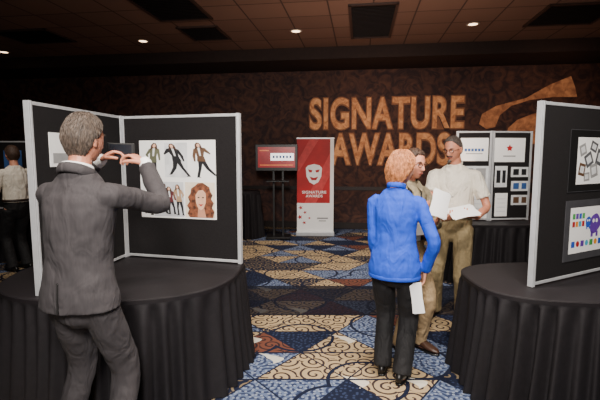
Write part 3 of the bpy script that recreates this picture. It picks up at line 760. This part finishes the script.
# phone
pc=P(121,151,2.50); ux=V((1,.12,-.03)).normalized(); uy=V((-.12,1,0)).normalized(); uz=ux.cross(uy)
t=thing('camera_phone','slim black camera phone held up by the suited photographer','phone',pc)
m1=MB(); m1.box(pc,(.076,.008,.046),(ux,uy,uz)); obj('case',m1,blackpl,t,smooth=False,bevel=.004)
m1=MB(); m1.box(pc-uy*.0085,(.060,.0006,.037),(ux,uy,uz)); obj('screen',m1,mat('phone_screen',(30,33,40),.2,.2,20),t,smooth=False)
m1=MB(); m1.tube([pc+uy*.007+ux*.045,pc+uy*.012+ux*.045],[.010,.010],16); obj('lens',m1,blackpl,t)

bluej=mat('blue_fleece',(28,76,208),.8,.06,30,.05,120,folds=.5)
blackp=mat('black_trousers',(20,19,21),.8,.2,60,.2,100,folds=.6)
redhair=mat('auburn_hair',(160,96,56),.6,.4,80,.3,120,stretch=(1,1,.2))
redcurl=mat('auburn_strands',(184,118,72),.5,.4,50)
def ex_w(c):
    t,k,nb=c['t'],c['k'],c['nb']
    m1=MB(); m1.ring(nb+V((0,.0,.006)),.060*k,.060*k,.007,ux=(1,0,0),uy=(0,1,-.2),flat=2.6); obj('jacket_collar',m1,bluej,t,local=True)
    for s,S,E,W in c['arms']:
        u=(E-W).normalized(); m1=MB(); m1.tube([W+u*.05,W+u*.01],[.038*k,.036*k],16,cap='flat'); obj('cuff',m1,bluej,t,local=True)
    H=c['H']; m1=MB(); m1.ring(V((0,-.01,.466*H)),.181*k,.136*k,.0035,n=48,flat=4); obj('hem_band',m1,bluej,t,local=True)
person('auburn-haired person in a bright blue jacket and black trousers, back to the camera',(.68,3.02,0),-24,1.665,'fjacket',bluej,blackp,mat('black_leather',(18,17,17)),skinA,redhair,(.018,-.105,-.055,.07,1100),
  dict(w=V((.885,2.97,.815)),pole=V((1.15,2.3,1.1)),d=(-.16,-.02,-1),n=(-1,.1,0),c=.6),
  dict(w=P(378,262,3.22),pole=V((.40,2.7,1.1)),d=(.1,.25,-1),n=(1,.1,0),c=.5),
  headang=(-44,-8,0),lean=(.0,.01),feet=((.075,-.03,-6),(-.085,.05,8)),fem=True,extras=ex_w,build=1.08,hemr=.068,sw=.090,disp=.007,dsc=.06,curlm=redcurl)

beige=mat('beige_shirt',(150,138,112),.8,.06,30,.1,90,folds=.7)
cream=mat('cream_shirt',(232,224,208),.8,.03,30,.1,90,folds=.8)
khaki=mat('khaki',(156,132,98),.85,.1,40,.1,90,folds=.8)
olivep=mat('olive_trousers',(128,112,80),.85,.1,40,.1,90,folds=.8)
brownh=mat('brown_hair',(64,44,32),.6,.35,90,.4,120)
shortg=mat('short_grey_hair',(84,74,68),.6,.35,90,.4,120)
def collar(c,m):
    t,k,nb=c['t'],c['k'],c['nb']
    m1=MB(); m1.ring(nb+V((0,.0,.008)),.060*k,.060*k,.008,ux=(1,0,0),uy=(0,1,-.45),flat=2.4); obj('collar',m1,m,t,local=True)
    for s in (-1,1):
        m1=MB(); a=nb+V((s*.012,.070,-.028)); m1.add([a,nb+V((s*.062,.040,.008)),nb+V((s*.075,.088,-.045)),nb+V((s*.040,.120,-.085))],[[0,1,2,3]])
        o=obj('collar_point',m1,m,t,local=True,smooth=False); sd=o.modifiers.new('s','SOLIDIFY'); sd.thickness=.004
def glasses(c):
    t,hm=c['t'],c['hm']; m1=MB(); R=hm.to_3x3()
    for s in (-1,1):
        m1.ring(hm@V((s*.033,.096,.002)),.022,.016,.0024,ux=tuple(R@V((1,0,0))),uy=tuple(R@V((0,0,1))),n=20,m=6)
        m1.tube([hm@V((s*.056,.094,.006)),hm@V((s*.074,.06,.006)),hm@V((s*.082,-.01,.004))],[.0018]*3,6)
    m1.tube([hm@V((-.012,.1,.006)),hm@V((.012,.1,.006))],[.002,.002],6)
    obj('glasses',m1,mat('glasses_wire',(30,26,24),.3,metal=.5),t,local=True)
def ex_m(c):
    collar(c,beige); glasses(c); t,nb=c['t'],c['nb']; so,H,k=c['so'],c['H'],c['k']
    m1=MB(); f0=[(.055,.03,.01),(.05,.10,-.08),(.035,.135,-.2),(.0,.15,-.33)]
    m1.tube([nb+V(q) for q in f0],[(.008,.003)]*4,6,ref=(1,0,0)); m1.tube([nb+V((-a,b,z)) for a,b,z in f0],[(.008,.003)]*4,6,ref=(1,0,0))
    lan=obj('lanyard',m1,blackpl,t,local=True)
    m1=MB(); m1.box(nb+V((0,.155,-.38)),(.04,.003,.05)); obj('name_badge',m1,white,lan,local=True,smooth=False)
person('person in glasses and beige shirt with dark lanyard, half hidden behind the blue jacket',(.90,3.52,0),205,1.68,'shirt',beige,khaki,mat('brown_leather',(60,38,26),.4),skinB,brownh,(.012,-.08,.0,.078,350),
  dict(w=P(412,212,3.3),pole=V((.6,3.5,1.0)),d=(.7,-.4,.2),n=(0,.2,1),c=.5),
  dict(w=P(436,222,3.36),pole=V((1.2,3.7,1.0)),d=(.1,-.6,.5),n=(-.6,-.2,.6),c=.6),
  headang=(8,-6,0),lean=(0,.0),feet=((.09,.03,-10),(-.10,.05,10)),extras=ex_m,belt=mat('brown_belt',(44,28,20),.5),build=.96)
def ex_t(c):
    collar(c,cream); glasses(c); t,nb,hm=c['t'],c['nb'],c['hm']; H,k,so=c['H'],c['k'],c['so']
    m1=MB()
    for i in range(5): m1.ball(V((0,.128*k-.004*abs(i-2),(.60+.04*i)*H))+so((.6+.04*i)*H),.005)
    obj('button',m1,white,t,local=True)
    m1=MB(); m1.tube([hm@V((-.030,.083,-.052)),hm@V((0,.096,-.047)),hm@V((.030,.083,-.052))],[.004,.006,.004],8,arc=3)
    obj('moustache',m1,shortg,t,local=True)
    m1=MB(); m1.ball(hm@V((0,.094,-.096)),(.018,.009,.018)); obj('goatee',m1,shortg,t,local=True)
person('person in a cream short-sleeved shirt and olive trousers reading papers',(1.53,4.26,0),155,1.82,'shirt',cream,olivep,mat('brown_leather',(60,38,26),.4),skinB,shortg,(.007,-.07,.01,.085,400),
  dict(w=P(438,220,3.94),pole=V((.9,4.4,1.0)),d=(.5,-.5,.15),n=(.2,.3,1),c=.6),
  dict(w=P(477,217,3.90),pole=V((2.2,4.4,1.0)),d=(-.9,-.3,.1),n=(.1,.3,1),c=.6),
  headang=(-22,-16,0),lean=(0,.01),feet=((.15,.02,-12),(-.12,.04,14)),extras=ex_t,sleeve=.72,belt=mat('brown_belt',(44,28,20)),build=1.08)
person('person in a cream shirt half hidden behind the tall board at far left',(-3.98,6.0,0),60,1.76,'shirt',cream,blackp,mat('black_leather',(18,17,17)),skinA,brownh,(.012,-.08,.0,.078,200),
  dict(w=V((-4.1,6.35,1.0)),pole=V((-3.6,6.5,1.0)),d=(-.6,.2,.1),n=(0,0,1),c=.5),
  dict(w=V((-4.3,5.95,1.1)),pole=V((-4.0,5.6,1.0)),d=(-.8,.2,.2),n=(0,0,1),c=.5),
  belt=mat('brown_belt',(44,28,20)))

# ---------------------------------------------------------------- papers
def paper_sheet(label,c,u,v,w,h,bend=.02,n=3,fan=.1):
    c=V(c); u=V(u).normalized(); v=V(v); v=(v-u*v.dot(u)).normalized(); nn=u.cross(v)
    t=thing('paper_sheets',label,'paper',c)
    for q in range(n):
        mb=MB(); N=10; vs=[];fs=[]; an=fan*q
        uu=(u*math.cos(an)+v*math.sin(an)); vv=(v*math.cos(an)-u*math.sin(an))
        for i in range(N+1):
            for j in range(N+1):
                a=i/N-.5; b=j/N-.5
                vs.append(c+uu*a*w+vv*b*h+nn*(bend*(1-4*a*a)+.0025*q))
        for i in range(N):
            for j in range(N): fs.append([i*(N+1)+j,(i+1)*(N+1)+j,(i+1)*(N+1)+j+1,i*(N+1)+j+1])
        mb.add(vs,fs); obj('sheet',mb,paper,t)
paper_sheet('upright white papers held open beside the blue jacket',P(440,204,3.16),(.85,.25,-.40),(.4,.35,.9),.15,.20,.006,n=2,fan=.14)
paper_sheet('white papers held low by the person in the cream shirt',P(463,212,3.82),(1,-.05,.16),(.1,.9,.36),.24,.20,.004,n=2,fan=.16)
paper_sheet('folded white papers hanging from the hand of the person in the blue jacket',P(417,298,2.92),(.9,-.2,.1),(.18,0,1),.075,.22,.003,n=2,fan=.08)

# ---------------------------------------------------------------- camera and light
cam=bpy.data.cameras.new('camera'); co=bpy.data.objects.new('camera',cam); C.objects.link(co)
cam.lens=36*F/600; cam.sensor_width=36; co.location=(0,0,CH); co.rotation_euler=(PI/2-TH,0,0); cam.clip_start=.05
bpy.context.scene.camera=co
w=bpy.data.worlds.new('w'); bpy.context.scene.world=w; w.use_nodes=True
w.node_tree.nodes['Background'].inputs[0].default_value=lin((120,100,95)); w.node_tree.nodes['Background'].inputs[1].default_value=.02
def light(kind,loc,to,e,col=(1,.9,.8),size=.5,ang=60,blend=.6):
    l=bpy.data.lights.new('scene_light',kind); l.energy=e; l.color=col
    if kind=='AREA': l.size=size
    else: l.shadow_soft_size=size
    if kind=='SPOT': l.spot_size=math.radians(ang); l.spot_blend=blend
    o=bpy.data.objects.new('scene_light',l); C.objects.link(o); o.location=loc
    o.rotation_euler=(V(to)-V(loc)).to_track_quat('-Z','Y').to_euler(); return o
light('SPOT',(-.1,-.6,2.9),(.2,3.5,.9),760,(1,.94,.88),size=.35,ang=80,blend=.7)  # unseen key spot behind the camera, added to light people and boards
light('AREA',(-.3,-.8,2.4),(-.2,3.5,1.2),55,(1,.94,.88),size=1.2)  # soft fill added behind the camera, no fixture stands there
light('SPOT',(-.9,1.4,3.6),(-1.0,3.2,1.2),340,size=.15,ang=70)
light('SPOT',(1.4,1.6,3.6),(1.5,3.6,1.0),340,size=.15,ang=75)
light('SPOT',(.5,2.6,3.6),(.2,3.3,0),430,size=.15,ang=84)
light('SPOT',(.0,6.8,3.6),(.2,6.8,0),360,size=.15,ang=90)
light('SPOT',(2.2,4.4,3.6),(2.5,5.8,1.3),250,size=.15,ang=70)
light('SPOT',(-3.6,4.6,3.5),(-4.2,6.3,1.2),130,size=.15,ang=50)  # spot added to bring out the far left person and board
light('SPOT',(1.2,5.6,3.0),(1.9,9.4,1.9),130,(1,.6,.42),size=.4,ang=60,blend=1)  # warm wash added to make the wall glow around the lettering
light('SPOT',(4.0,6.0,3.0),(4.8,9.0,2.4),70,(1,.6,.42),size=.4,ang=66,blend=1)
light('AREA',(1.0,5.5,1.8),(1.2,6.6,3.66),27,(1,.70,.54),size=2.5)  # unseen upward area light, added to brighten the ceiling
